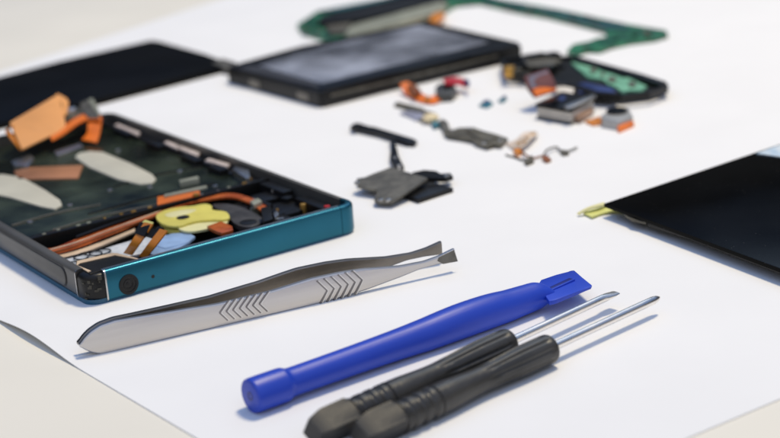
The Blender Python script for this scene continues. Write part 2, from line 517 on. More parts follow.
# --- lower bay: black floor clutter, orange cables, yellow coil, foil, speaker, flexes
T.part(MB().prism(rrect(3, 1.8, 69, 38, 1), 1.9, 2.3, .1), 'bay_plate', BLACKM)
for x, y, w_, d_, h_, rz in ((62, 8, 8, 9, 1.6, 0), (63, 20, 8, 10, 2.0, 0), (55, 6, 5, 5, 1.4, 0), (64, 31, 6, 7, 2.4, 0), (48, 5, 6, 3.5, 1.2, 0), (40, 4.5, 7, 3, 1.0, 0), (56, 30, 6, 5, 1.8, .1),
                             (67.6, 12, 3, 17, 3.6, 0), (67.6, 32, 3, 12, 3.9, 0), (30, 6, 8, 4, 1.2, 0), (26, 20, 5, 6, 1.4, 0), (61, 14, 4, 2, 2.6, 0), (58, 12, 2.4, 5, 2.4, 0), (66, 24, 2.5, 2.5, 3.2, .3), (60, 25, 1.2, 6, 3.0, 0)):
    T.part(MB().box(x, y, 2.3, w_, d_, h_, rz, .25), 'bay_block', BLACK)
T.part(MB().prism(closed(T.poly([(212, 204), (226, 203), (240, 206), (256, 213), (263, 220), (252, 226), (240, 225), (233, 221), (226, 213)], 5)), 3.6, 4.8, .15), 'grey_bracket', mat('dark_bracket', (.075, .07, .066), .4, metal=.4, vary=.3, scale=200, bump=.3))
random.seed(21)
for i in range(16):
    x, y = random.uniform(44, 68), random.uniform(3.5, 36)
    T.part(MB().cyl(x, y, 2.3, random.uniform(3.4, 5.2), random.uniform(.3, .55), 12, .1), 'contact_point', random.choice((GOLD, SILVER, GOLD)))
for i in range(9):
    x, y = random.uniform(46, 68), random.uniform(4, 36)
    T.part(MB().box(x, y, 2.3, random.uniform(.8, 2.2), random.uniform(.6, 1.4), random.uniform(1.6, 2.8), random.uniform(-.4, .4), .1), 'metal_tab', random.choice((SILVER, CANS, GREY)))
T.part(MB().cyl(T.loc(327, 206, 6.5).x, T.loc(327, 206, 6.5).y, 2, 6.6, .8, 14, .2), 'red_dot', RED)
T.part(MB().cyl(T.loc(303, 204, 5.5).x, T.loc(303, 204, 5.5).y, 2, 5.6, .8, 14, .2), 'gold_screw', GOLD)
# orange cable band across the width, then along the right wall
za = 4.6


def P3(px, py, z):
    return T.loc(px, py, z)


T.part(MB().ribbon([P3(30, 253, za), P3(50, 254, za), P3(76, 248, za), P3(112, 234, za), P3(150, 219, za), P3(178, 208, za + .3), P3(205, 201, za + .6), P3(230, 198, za + .6), P3(248, 203, za + .3), P3(262, 212, za)],
                   [P3(36, 247, za), P3(52, 249, za), P3(76, 240, za), P3(110, 227, za), P3(148, 214, za), P3(176, 204, za + .3), P3(205, 197, za + .6), P3(232, 194, za + .6), P3(254, 200, za + .3), P3(271, 210, za)], 0.5, 8), 'copper_cable', COPPER)
for dy_, m_, zz in ((1.4, BROWN, 5.0), (-1.6, BEIGE, 4.95)):
    pts_ = [(50, 252), (76, 244.5), (112, 231), (150, 217), (178, 206.5), (205, 199.5), (231, 196.5)]
    T.part(MB().ribbon([P3(x, y + dy_, zz) for x, y in pts_], [P3(x + .3, y + dy_ - .9, zz) for x, y in pts_], .25, 6), 'cable_stripe', m_)
T.part(MB().ribbon([P3(42, 259, 3.8), P3(70, 257, 3.8), P3(100, 247, 3.8), P3(135, 232, 3.8)], [P3(44, 256, 3.8), P3(70, 253, 3.8), P3(100, 243, 3.8), P3(135, 229, 3.8)], 0.4), 'pale_cable', BEIGE)
T.part(MB().ribbon([P3(76, 238, 5.3), P3(112, 225, 5.3), P3(150, 212, 5.3)], [P3(77, 236, 5.3), P3(112, 223, 5.3), P3(150, 210, 5.3)], 0.4), 'dark_cable', BLACK)
# yellow coil sticker with two lobes
yc = T.loc(178, 216, 5.4)
coil = T.part(MB().prism(closed(T.poly([(156, 217), (162, 211), (178, 207), (192, 206), (205, 203.5), (212, 206), (212, 210), (224, 211), (229, 215), (227, 219), (205, 220), (192, 222), (178, 226), (163, 224)], 5.8)), 5.25, 5.8, .15), 'coil', YELLOW)
T.part(MB().prism(closed(T.poly([(160, 222), (172, 224), (184, 225), (180, 231), (166, 229)], 4.6)), 3.6, 4.6, .15), 'coil_layer', YELLOW, coil)
T.part(MB().prism(closed(T.poly([(177, 223), (190, 218.5), (206, 217), (226, 216), (228, 220), (224, 224), (205, 229), (190, 231), (180, 229)], 5.3)), 4.7, 5.24, .15), 'coil_lobe', CREAMY, coil)
T.part(MB().prism(closed(T.poly([(165, 214), (180, 210), (196, 209), (190, 213), (172, 217)], 5.9)), 5.7, 5.86, .03), 'coil_film', CREAMY, coil)
cx = T.loc(183, 217.2, 5.9)
T.part(MB().prism([(cx.x + 1.5 * cos(a) * 1.1, cx.y + 1.5 * sin(a)) for a in (2 * pi * q / 20 for q in range(20))], 5.3, 5.95, .08), 'coil_centre', BLACKM, coil)
T.part(MB().prism(T.poly([(207, 226), (221, 221), (232, 226), (233, 230), (222, 233), (214, 230)], 6), 5.2, 6.0, .12), 'copper_tab', COPPER)
T.part(MB().cyl(T.loc(248, 220, 5.4).x, T.loc(248, 220, 5.4).y, 2, 5.0, 2.2, 24, .3), 'black_ring', BLACK)
T.part(MB().prism(T.poly([(261, 210), (271, 207), (273, 221), (264, 224)], 7), 2, 7.6, .3), 'black_post', BLACK)
T.part(MB().prism(T.poly([(273, 213), (277, 210), (279, 214), (275, 218)], 5.5), 4, 5.5, .2), 'silver_bit', SILVER)
# printed foil and pale blue film
T.part(MB().prism(T.poly([(50, 262), (80, 256), (116, 245), (150, 235), (168, 235), (150, 252), (100, 262), (68, 272)], 3.8), 3.2, 3.8, .1), 'printed_foil', PRINT)
T.part(MB().prism(T.poly([(152, 244), (160, 237), (172, 233), (188, 232), (195, 236), (188, 242), (165, 248)], 4.6), 3.9, 4.5, .1).prism(T.poly([(145, 251), (160, 243), (190, 241), (180, 246), (155, 254)], 4.6), 3.9, 4.35, .1), 'blue_film', SKY)
for a, b2 in (((76, 258), 3.0), ((88, 255), 3.4), ((100, 252), 2.6)):
    q = T.loc(a[0], a[1], 4.2)
    ring = [Vector((q.x + b2 * cos(t), q.y + b2 * .75 * sin(t), 4.15)) for t in (2 * pi * i / 26 for i in range(27))]
    T.part(MB().tube(ring, .16, 6), 'coiled_wire', BLACK)
# loudspeaker with pale gasket
sp_out = [(68, 267.5), (76, 260.5), (112, 252.5), (117, 252.8), (141, 259), (139, 262), (101, 271), (86, 275), (80, 274)]
spk = T.part(MB().prism([(max(1.95, p.x), max(1.7, p.y)) for p in T.poly(sp_out, 7.4)], 1.9, 7.4, .35, 3), 'loudspeaker', BLACKM)
T.part(MB().prism([(max(2.0, p.x), max(1.75, p.y)) for p in T.poly([(69.5, 266.8), (77, 260.8), (112, 252.8), (117, 253), (139, 258.6), (136, 259), (115, 255), (80, 263), (77, 265.2), (91, 270.5), (87, 272)], 7.6)], 7.35, 7.6, .06), 'speaker_gasket', BEIGE, spk)


def flexpair(ax, base, top, w, m, zb, zt, name):
    A = [P3(base[0] - w / 2, base[1] - 1, zb), P3((base[0] * .6 + top[0] * .4) - w / 2, (base[1] * .6 + top[1] * .4) - 1, zb + (zt - zb) * .5), P3(top[0] - w / 2, top[1] - 1, zt)]
    B = [P3(base[0] + w / 2, base[1] + 1, zb), P3((base[0] * .6 + top[0] * .4) + w / 2, (base[1] * .6 + top[1] * .4) + 1, zb + (zt - zb) * .5), P3(top[0] + w / 2, top[1] + 1, zt)]
    return T.part(MB().ribbon(A, B, .35, 6), name, m)


f1 = flexpair(0, (128, 254), (149, 223.5), 8.5, AMBER, 4.5, 11.5, 'flex_ribbon')
f2 = flexpair(0, (143, 257), (164, 230), 7.5, AMBER, 4.5, 11.0, 'flex_ribbon')
f2['label'] = 'right flex ribbon with T shaped black connector'


def flexbit(name, pts, m, parent, dz=.35):
    """small piece on a rising flex: pts are (px, py, z)"""
    lo = [P3(*p) for p in pts]
    nn = (lo[1] - lo[0]).cross(lo[2] - lo[0]).normalized()
    if nn.y > 0:
        nn = -nn
    mb = MB()
    V = [mb.bm.verts.new(p + nn * .12) for p in lo]
    U = [mb.bm.verts.new(p + nn * (.12 + dz)) for p in lo]
    mb.bm.faces.new(V)
    mb.bm.faces.new(list(reversed(U)))
    for i in range(len(V)):
        j = (i + 1) % len(V)
        mb.bm.faces.new((V[i], U[i], U[j], V[j]))
    return T.part(mb, name, m, parent)


flexbit('connector', [(136, 235, 9.0), (146, 238, 9.0), (152, 227, 10.8), (142, 224, 10.8)], BLACKM, f1, .6)
flexbit('green_tip', [(143, 223, 11), (152.5, 226, 11), (154, 223, 11.5), (146, 220.5, 11.5)], LIME, f1, .2)
flexbit('connector', [(146, 237, 8.8), (156, 240, 8.8), (165, 229.5, 10.6), (160, 228, 10.6), (156, 231.5, 10), (150, 231, 10)], BLACKM, f2, .6)
# folded wide ribbon standing at the far end
wr = T.part(MB().ribbon([P3(22, 150, 8.6), P3(16, 137, 11), P3(10, 123, 13.5)], [P3(66, 129, 8.6), P3(63, 113, 11), P3(58, 95, 13.5)], .5, 6), 'wide_ribbon', AMBERP)
T.part(MB().ribbon([P3(12, 127, 13.2), P3(6, 132, 12), P3(20, 150, 8.3)], [P3(14, 126, 13.2), P3(9, 130, 12), P3(23, 149, 8.3)], .4, 4), 'folded_edge', AMBER, wr)
T.part(MB().ribbon([P3(57, 94, 13.6), P3(68, 101, 12.2), P3(67, 114, 10.8)], [P3(56, 96, 13.5), P3(62, 104, 12.0), P3(62, 117, 10.6)], .4, 4), 'folded_edge', AMBERP, wr)
q = T.loc(72, 111, 10.5)
T.part(MB().prism([(q.x - 4, q.y - 4), (q.x + 4, q.y - 4), (q.x + 4, q.y + 6), (q.x - 4, q.y + 6)], 8.0, 9.8, .3), 'ribbon_base', OLIVE, wr)
T.part(MB().prism([(q.x + 1.6 * cos(t), q.y + 1.6 * sin(t)) for t in (2 * pi * i / 20 for i in range(20))], 9.8, 11.6, .9, 4), 'solder_ball', SILVER, wr)
cn = T.part(MB().prism(T.poly([(80, 103), (88, 99), (98, 113), (99, 117), (88, 117), (82, 110)], 10.5), 8.4, 10.5, .3), 'grey_connector', GREY, wr)
T.part(MB().prism(T.poly([(88, 99), (93, 98), (100, 112), (98, 114)], 10.7), 9.5, 10.7, .2), 'connector_rim', CANS, cn)
T.part(MB().ribbon([P3(52, 141, 8.5), P3(64, 134, 8.8), P3(78, 124, 9.6), P3(88, 120, 9.8), P3(100, 121, 9.6)], [P3(50, 136, 8.5), P3(62, 128, 8.8), P3(76, 118, 9.6), P3(88, 114, 9.8), P3(102, 117, 9.6)], .4, 6), 'ribbon_tail', ORANGE, wr)
T.part(MB().ribbon([P3(87, 118, 9.7), P3(88, 126, 8.2), P3(87, 134, 6.2), P3(82, 140, 5.2)], [P3(102, 118, 9.7), P3(101, 126, 8.2), P3(99, 136, 6.2), P3(97, 143, 5.2)], .4, 6), 'ribbon_tail', ORANGE, wr)

# ------------------------------------------------------------------ tweezers
a, b_ = at(104, 354), at(455, 272)
ang = math.atan2(b_.y - a.y, b_.x - a.x)
T = Thing('steel_tweezers', 'steel flat-tip tweezers with chevron grips, lying open on their side', 'tweezers', a.x, a.y, ang)
top = [(79, 345), (83, 338.5), (90, 331.5), (100, 325), (115, 320), (150, 314.3), (187, 308.3), (217, 303.6), (270, 291), (311, 278.2), (340, 272), (362, 268.6), (400, 265.6), (424, 261), (439, 255.5), (453.6, 248.2)]
bot = [(79, 345.4), (83, 348.5), (90, 351.5), (100, 353.5), (110, 353.2), (150, 343.8), (187, 335), (217, 328), (270, 315.2), (311, 305), (340, 297), (365, 289.5), (400, 276.6), (420, 268.5), (437, 264.2), (457.2, 261)]
tops = [T.plane(*p) for p in top]
bots = [T.plane(*p) for p in bot]
xs0, xs1 = tops[0][0], tops[-1][0]


def lerp_at(P, x):
    if x <= P[0][0]:
        return P[0][1]
    for (x0, z0), (x1, z1) in zip(P[:-1], P[1:]):
        if x <= x1:
            return z0 + (z1 - z0) * (x - x0) / (x1 - x0)
    return P[-1][1]


def sm_at(P, x, w=1.2):
    return sum(lerp_at(P, x + w * k) for k in (-1, -.5, 0, .5, 1)) / 5


GAPS = [(-9, .0), (0, .3), (8, 1.3), (16, 2.6), (28, 4.8), (40, 6.6), (50, 7.0), (62, 6.5), (72, 5.9), (82, 4.9), (92, 4.4)]


def gap(x):
    return sum(lerp_at(GAPS, x + 3 * k) for k in (-2, -1, 0, 1, 2)) / 5


TH = 1.15


def arm(sgn):
    rings = []
    n = 150
    for i in range(n + 1):
        x = xs0 + (xs1 - xs0) * (i / n)
        zt, zb = sm_at(tops, x, .5), sm_at(bots, x, .5)
        zb = max(zb, PZ)
        zt = max(zt, zb + .35)
        # front arm is nearly straight, back arm bows away; a small offset where the blade tips bend in
        y = 0.0 if sgn < 0 else gap(x) + TH * 1.05
        th = TH * (1.0 if x < 60 else 1 - .25 * (x - 60) / 30)
        e = min(.28, (zt - zb) * .3)
        lean = 0.0
        rings.append([(x, y - th / 2, zb + e), (x, y - th / 2 + e * .6, zb), (x, y + th / 2 - e * .6, zb), (x, y + th / 2, zb + e),
                      (x, y + th / 2, zt - e), (x, y + th / 2 - e * .6, zt), (x, y - th / 2 + e * .6, zt), (x, y - th / 2, zt - e)]
                     + [(x, y - th / 2 - .16 * min(1, (zt - zb) / 6) ** 3 * (1 - u * u), (zt + zb) / 2 - u * ((zt - zb) / 2 - e)) for u in (-.6, -.2, .2, .6)])
    return MB().loft(rings)


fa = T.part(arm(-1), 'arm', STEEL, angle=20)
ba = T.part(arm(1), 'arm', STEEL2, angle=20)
ba['label'] = 'rear arm, steel darkened for the reflection on its inner face'


def bar(mb, p, q, w=.3, d=.2):
    (x0, z0), (x1, z1) = p, q
    dx, dz = x1 - x0, z1 - z0
    l = sqrt(dx * dx + dz * dz)
    nx, nz = -dz / l * w / 2, dx / l * w / 2
    y = -TH / 2
    A = [(x0 + nx, z0 + nz), (x1 + nx, z1 + nz), (x1 - nx, z1 - nz), (x0 - nx, z0 - nz)]
    mb.loft([[(u, y - .02, v) for u, v in A], [(u, y - d, v) for u, v in A]])


def chev(tips, dx_t, dy_t, dx_b, dy_b):
    gd, gl = MB(), MB()
    for px, py in tips:
        t = T.plane(px, py)
        u = T.plane(px + dx_t, py + dy_t)
        v = T.plane(px + dx_b, py + dy_b)
        bar(gd, t, u)
        bar(gd, t, v)
        o = .36
        bar(gl, (t[0] + o, t[1]), (u[0] + o, u[1]), .2, .24)
        bar(gl, (t[0] + o, t[1]), (v[0] + o, v[1]), .2, .24)
    T.part(gd, 'grip_grooves', STEELD, fa)
    T.part(gl, 'grip_ridges', SILVER, fa)


chev([(218.5 + 6.6 * k, 312 - 1.5 * k) for k in range(7)], 9, -12.5, 8, 7.5)
chev([(325.5 + 7 * k, 289.6 - 2.1 * k) for k in range(6)], -10, -9.5, -7, 14.5)
# darker ground pad at each tip
pd = MB()
A = [T.plane(*p) for p in ((438, 256.5), (453, 249.4), (456.6, 260.6), (442, 263.3), (436.5, 260.5))]
yy = -TH * .75 / 2
pd.loft([[(u, yy + .0, v) for u, v in A], [(u, yy - .2, v) for u, v in A]])
T.part(pd, 'tip_pad', GREY, fa)

# ------------------------------------------------------------------ blue opening tool
a, b_ = at(265, 391.5, 3.5), at(553, 290, 3.5)
ang = math.atan2(b_.y - a.y, b_.x - a.x)
T = Thing('opening_tool', 'bright blue plastic opening tool with capped end and flat notched blade', 'opening tool', a.x, a.y, ang)
AXZ = 4.4


def along(px, py):
    return T.plane(px, py)[0]


x_cap0, x_cap1, x_nk, x_body, x_mx, x_end = along(250, 395), along(285, 380), along(289, 378), along(430, 325), along(490, 306), along(547, 290)
CR = 3.3
prof = [(x_cap0, 2.5), (x_cap0 + .15, 2.95), (x_cap0 + .7, CR), (x_cap1 - 1.2, CR), (x_cap1 - .3, CR - .1), (x_cap1 + .3, 2.95), (x_nk + .3, 2.75), (x_nk + 6, 2.75), (along(360, 345), 2.85),
        (along(400, 335), 3.05), (x_body, 3.35), (along(460, 315), 3.55), (x_mx, 3.5), (x_mx + 6, 3.2), (x_end - 4, 2.95), (x_end - .6, 2.8), (x_end, 2.65)]


def spud_ring(x, r, zc, flat=1.0, n=40):
    out = []
    for i in range(n):
        t = 2 * pi * i / n
        rr = r + (.07 if i in (12, 32) else 0)              # moulding seam
        out.append((x, rr * cos(t), zc + rr * flat * sin(t)))
    return out


def resample(P, n):
    return smooth([Vector((p[0], p[1])) for p in P], n)


rings = []
for p in resample(prof[5:], 6):
    fl_ = 1 - .55 * max(0, min(1, (p.x - (x_end - 4)) / 4.2)) ** 2
    rings.append(spud_ring(p.x, p.y, PZ + max(p.y, 3.3), fl_))
T.part(MB().loft(rings), 'handle', BLUE)
rings = [spud_ring(p.x, p.y, PZ + CR + .01) for p in resample(prof[:6], 4)]
cp = T.part(MB().loft(rings), 'end_cap', BLUE)
hr = []
T.part(MB().loft([[(x_cap0 + dx, 1.0 * r * cos(t), PZ + CR + .01 + r * sin(t)) for t in (2 * pi * i / 24 for i in range(24))] for dx, r in ((.1, .9), (-.06, .9), (-.06, .55), (.05, .25))]), 'cap_dimple', mat('deep_blue', (0.006, 0.015, 0.2), 0.4), cp)
# flat blade
zt = PZ + 4.0
bl = T.poly([(538, 284), (541, 279), (556, 273.5), (571, 268.5), (574, 268.3), (592, 283.5), (591, 285.5), (574, 292), (556, 299.5), (549, 301)], zt)
mb = MB()
n = len(bl)
xb0 = min(p.x for p in bl)
xb1 = max(p.x for p in bl)
hi, lo = [], []
for p in bl:
    k = (p.x - xb0) / (xb1 - xb0)
    hi.append((p.x, p.y, zt - .5 * k ** 1.5))
    lo.append((p.x, p.y, zt - 1.0 + .3 * k ** 1.5))
mb.loft([lo, hi])
bmesh.ops.bevel(mb.bm, geom=[e for e in mb.bm.edges], offset=.22, segments=2, affect='EDGES', profile=.6)
bld = T.part(mb, 'blade', BLUE)
# slot in the blade: its shade painted dark blue, beside a raised rim
q0, q1 = T.loc(545, 289.5, zt), T.loc(571, 278.5, zt)
d = (q1 - q0).normalized()
w = Vector((-d.y, d.x, 0))
slot_shade = [q0 + w * .1, q0 - w * 1.0, q1 - w * .7, q1 + w * .5]
T.part(MB().prism([(p.x, p.y) for p in slot_shade], zt - .9, zt + .03, .02), 'slot_shade', MATS['deep_blue'], bld)
T.part(MB().prism([(p.x, p.y) for p in (q0 - w * 1.0, q0 - w * 1.5, q1 - w * 1.1, q1 - w * .72)], zt - .9, zt + .14, .08), 'slot_rim', BLUE, bld)


# ------------------------------------------------------------------ screwdrivers
def screwdriver(label, back, tip, zc_b, zc_t, hx, flat_tip, seed):
    """back and tip: pixels of the axis at the butt and at the shaft end; hx: pixel x where the handle ends"""
    random.seed(seed)
    A, B = at(back[0], back[1], zc_b), at(tip[0], tip[1], zc_t)
    rot = math.atan2(B.y - A.y, B.x - A.x)
    T = Thing('precision_screwdriver', label, 'screwdriver', A.x, A.y, rot, 'small black screwdrivers side by side')
    Lt = (B - A).length
    hp = tuple(back[k] + (tip[k] - back[k]) * (hx - back[0]) / (tip[0] - back[0]) for k in (0, 1))
    Hn = T.loc(hp[0], hp[1], zc_b + (zc_t - zc_b) * .75).x
    slope = (zc_t - zc_b) / Lt
    return T, Lt, Hn, slope


def driver_parts(T, Lt, Hn, zb, slope, shaft_r, flat_tip, turn=0.0):
    def Z(x):
        return zb + slope * x
    N = 108
    R = 2.75

    def ring(x, r, kind, amt=1.0):
        out = []
        for i in range(N):
            t = 2 * pi * i / N
            rr = r
            if kind == 'square':
                a = (t - turn) % (pi / 2) - pi / 4
                rr = r * (1 - amt) + amt * min(r * .725 / cos(a), r)
            elif kind == 'flute':
                rr = r - .26 * amt * max(0, cos(9 * t)) ** .8
            out.append((x, rr * cos(t), Z(x) + rr * sin(t)))
        return out
    B = 3.55
    rings = [ring(0, B * .72, 'square'), ring(.3, B * .78, 'square'), ring(2.6, B * .98, 'square'), ring(3.0, B, 'square'), ring(8.4, B, 'square'), ring(9.3, B * .84, 'square', .3)]
    T.part(MB().loft(rings), 'butt_block', BUTT, angle=18)
    rings = []
    x, gro = 9.2, 18.2
    while x < gro:
        k = (x - 9.2) / 9 * 3.5
        rings.append(ring(x, 3.0 - .38 * max(0, -cos(2 * pi * k)) ** .5 * (1 if .3 < k < 3.4 else 0), 'round'))
        x += .2
    prof = [(0, 2.95), (.10, 2.88), (.20, 2.68), (.30, 2.5), (.40, 2.45), (.55, 2.65), (.72, 2.92), (.88, 2.95), (.98, 2.88), (1.0, 2.6)]
    for p in smooth([Vector(p) for p in prof], 8):
        x = gro + (Hn - gro) * p.x
        amt = 0 if p.x < .38 or p.x > .97 else min(1, (p.x - .38) / .12) * min(1, (.97 - p.x) / .05)
        rings.append(ring(x, p.y, 'flute', amt))
    rings.append(ring(Hn + .1, R * .45, 'round'))
    T.part(MB().loft(rings), 'grip', RUBBER, angle=40)
    sh = []
    n = 20
    if flat_tip:
        for x, k in ((Hn - 1, 1), (Hn + 3, 1), (Lt - 9, 1), (Lt - 6, 1), (Lt - 4.5, 1.02)):
            sh.append([(x, shaft_r * cos(2 * pi * i / n), Z(x) + shaft_r * sin(2 * pi * i / n)) for i in range(n)])
        for x, wy, wz in ((Lt - 3.2, 1.35, .85), (Lt - 1.6, 1.5, .55), (Lt, 1.25, .25)):
            sh.append([(x, shaft_r * wy * cos(2 * pi * i / n), Z(x) + shaft_r * wz * sin(2 * pi * i / n)) for i in range(n)])
    else:
        for x, k in ((Hn - 1, 1), (Hn + 3, 1), (Lt - 5, 1), (Lt - 2.0, .98), (Lt - 1.0, .78), (Lt - .4, .5), (Lt, .25)):
            sh.append([(x, shaft_r * k * cos(2 * pi * i / n), Z(x) + shaft_r * k * sin(2 * pi * i / n)) for i in range(n)])
    T.part(MB().loft(sh), 'shaft', SHAFT, angle=50)


ZB, ZT = PZ + 2.8, PZ + 3.3
T, Lt, Hn, sl = screwdriver('black screwdriver with wedge-shaped tip, beside the blue tool', (312, 433.5), (616, 292.5), ZB, ZT, 509, True, 3)
driver_parts(T, Lt, Hn, ZB, sl, .85, True, -.24)
T, Lt, Hn, sl = screwdriver('black screwdriver with pointed tip, nearest the bottom edge of the photo', (359, 436.5), (659.5, 297.5), ZB, ZT, 550, False, 4)
driver_parts(T, Lt, Hn, ZB, sl, .85, False, -.24)

# ------------------------------------------------------------------ black display panel at right, propped on its folded yellow flex
T = thing_at('display_panel', 'black glass display panel at right, dusty, propped on a folded yellow flex', 'display panel', 690, 220)
zp = 3.7
out = [(604, 203.5), (640, 191.5), (757, 152), (900, 104), (985, 150), (960, 332), (780, 268.5), (690, 235)]
pan = T.slab('glass', out, zp - .9, zp, GLASSB, .12)
T.slab('frame_edge', [(648, 219.5), (690, 232.5), (780, 266), (955, 328), (980, 152), (900, 108), (757, 156), (640, 194.5)], zp - 1.7, zp - .9, BLACK, .1, zsee=zp)
T.part(MB().ribbon([T.loc(636, 213.5, zp - .35), T.loc(690, 233.8, zp - .35), T.loc(782, 267.5, zp - .35)], [T.loc(636, 214.4, zp - .35), T.loc(690, 234.6, zp - .35), T.loc(782, 268.4, zp - .35)], .3), 'lip_highlight', SILVER, pan)  # silver strip painting the bright line along the glass bevel
T.slab('label_sticker', [(756, 153.2), (772, 147.5), (830, 128), (850, 136), (790, 158), (780, 156.5)], zp, zp + .15, LABEL, .04, pan)
fx = T.part(MB().ribbon([T.loc(583, 213, PZ + .5), T.loc(598, 208.5, PZ + .5), T.loc(622, 203, PZ + 1.5), T.loc(640, 198, zp - 2.1)], [T.loc(592, 217.5, PZ + .5), T.loc(606, 213, PZ + .5), T.loc(634, 207, PZ + 1.5), T.loc(654, 203, zp - 2.2)], .45, 6), 'flex_tail', LIME)
T.part(MB().ribbon([T.loc(577, 213.5, PZ + .6), T.loc(588, 207.5, PZ + 1.6), T.loc(604, 202.5, zp - 1.8)], [T.loc(579, 214.5, PZ + .6), T.loc(590, 209, PZ + 1.6), T.loc(606, 205, zp - 1.8)], .3, 6), 'flex_edge', CREAMY, fx)
T.slab('olive_clip', [(624, 214), (640, 217.5), (646, 222.5), (632, 219.5)], zp - 1.5, zp - .95, OLIVE, .1, zsee=zp - 1)
pp = at(860, 230, 0)
T.part(MB().box(pp.x - T.x, pp.y - T.y, PZ, 16, 12, zp - 2.0 - PZ, .5, .3), 'backlight_frame', BLACKM)

# ------------------------------------------------------------------ black panel behind the phone body
T = thing_at('display_panel', 'flat black screen panel behind the teal phone body', 'display panel', 100, 85)
pb = T.slab('glass', [(-60, 138), (0, 123), (100, 98.5), (225, 66.5), (222, 60), (205, 54), (160, 41.5), (151, 40), (60, 61), (0, 77), (-60, 92)], PZ, PZ + 2.2, GLASSF, .3)
T.slab('corner_tab', [(212, 62.5), (222, 58), (236, 62), (238, 65.5), (226, 68)], PZ, PZ + 2.6, GREY, .2, pb)

# ------------------------------------------------------------------ second phone: screen unit in its frame
T = thing_at('phone_screen_unit', 'compact black phone screen unit with smudged glass, blue-grey reflection painted in', 'phone', 323, 105)
zt = 5.6
body = [(227.5, 68), (233, 64.5), (300, 46), (419, 22), (428, 21.5), (518, 42), (521, 45.5), (470, 56.5), (380, 77.5), (324, 91.5), (318, 91.5)]
T.slab('body', body, PZ, zt, BLACK, .35)
T.slab('rim', [(230, 69.5), (237, 65), (300, 48), (424, 23), (515, 43), (514, 46.5), (380, 76.5), (323, 89.6)], zt - .02, zt + .5, BLACK, .2, zsee=zt)
T.slab('screen', [(258, 65.5), (300, 51.5), (419, 25), (489, 42), (440, 54.5), (380, 68.5), (322, 83.5)], zt + .48, zt + .62, SCREEN, .05)
T.slab('bezel_band', [(238, 68.3), (253, 65.5), (316, 83), (320, 88)], zt + .48, zt + .56, mat('grey_bezel', (0.05, 0.052, 0.06), .4), .04)
for pts, m_ in (([(236, 83), (249, 86.5), (249, 91), (236, 87)], CONT), ([(286, 95), (304, 99.5), (304, 104), (286, 99.5)], CONT)):
    f = T.loc(*pts[0], 3.4)
    g2 = T.loc(*pts[1], 3.4)
    dv = (g2 - f).normalized()
    nv = Vector((dv.y, -dv.x, 0))
    mb = MB()
    cc = (f + g2) / 2
    # sit the contact on the end face of the body
    e0, e1 = T.loc(227.5, 68, zt), T.loc(320, 91.5, zt)
    ed = (e1 - e0).normalized()
    en = Vector((ed.y, -ed.x, 0))
    s0 = ed.dot(f - e0)
    pc = e0 + ed * (s0 + 3.2)
    mb.box(pc.x + en.x * .05, pc.y + en.y * .05, 1.4, 6.5, .7, 2.4, math.atan2(ed.y, ed.x), .15)
    T.part(mb, 'edge_contact', m_)
e0, e1 = T.loc(324, 91.5, zt), T.loc(520, 45, zt)
ed = (e1 - e0).normalized()
en = Vector((ed.y, -ed.x, 0))
mb = MB()
mc = (e0 + e1) / 2 + en * .05
mb.box(mc.x, mc.y, 3.4, (e1 - e0).length - 5, .5, .7, math.atan2(ed.y, ed.x), .1)
T.part(mb, 'side_groove', GREY)

# ------------------------------------------------------------------ green circuit board far behind
T = thing_at('circuit_board', 'green circuit board with long thin arm, behind the phone screen unit', 'circuit board', 400, 25)
z = PZ + 1.6
board = [(297, 24), (306, 18.5), (316, 11.5), (370, 1), (420, -10), (475, -8), (500, -1), (560, 9.5), (628, 24), (666, 30), (668, 34), (655, 38), (630, 41), (612, 45), (600, 49.5), (588, 49), (580, 51.5), (567, 50.5), (573, 44), (590, 41), (596, 38), (608, 36.5), (606, 30), (592, 26), (560, 18.5), (545, 14.5), (520, 10.5), (480, 1.5), (455, 4), (440, 14), (360, 36), (332, 40), (302, 31.5)]
brd = T.slab('board', board, PZ, z, GREEN, .2)
T.slab('dark_arm', [(478, -3), (520, 3.5), (560, 11), (622, 24), (634, 28.5), (607, 29), (592, 25), (548, 14), (490, 2)], z, z + .5, GREEND, .15, brd)
T.slab('teal_strip', [(318, 10.5), (371, .5), (415, -9), (415, -5), (340, 10)], z, z + 1.2, GREEND, .2, brd)
T.slab('chip_shield', [(318, 20), (322, 15.5), (345, 10), (410, -6), (445, -8), (446, -2), (390, 12), (350, 20), (325, 23)], z, z + 2.4, BLACKM, .3)
T.slab('shield_can', [(345, 33), (352, 24.5), (390, 15), (440, 1), (448, 3), (436, 12), (390, 25), (352, 35)], z, z + 2.0, CANS, .3)
T.slab('olive_can', [(325, 26), (348, 20), (352, 24), (344, 32), (330, 33)], z, z + 1.4, OLIVE, .2)
T.slab('amber_patch', [(429, 20), (434, 13), (444, 11.5), (445, 15), (436, 22)], z, z + 1.5, AMBER, .15)
mb = MB()
random.seed(5)
for i in range(44):
    k = random.random()
    px, py = (random.uniform(304, 334), random.uniform(22, 35)) if k < .35 else (500 + 130 * random.random(), 0)
    if k >= .8:
        px = random.uniform(576, 650)
        py = 49 - (px - 576) * .19 + random.uniform(-3, 2)
    elif k >= .35:
        py = 6.5 + (px - 500) * .16 + random.uniform(-2, 2)
    w_ = T.loc(px, py, z)
    T.part(MB().box(w_.x, w_.y, z, random.uniform(1, 3), random.uniform(.8, 1.6), random.uniform(.4, 1.0), random.uniform(0, 3), .08), 'chip', random.choice((BLACKM, BLACKM, GREEND, OLIVE, CANS)), brd)

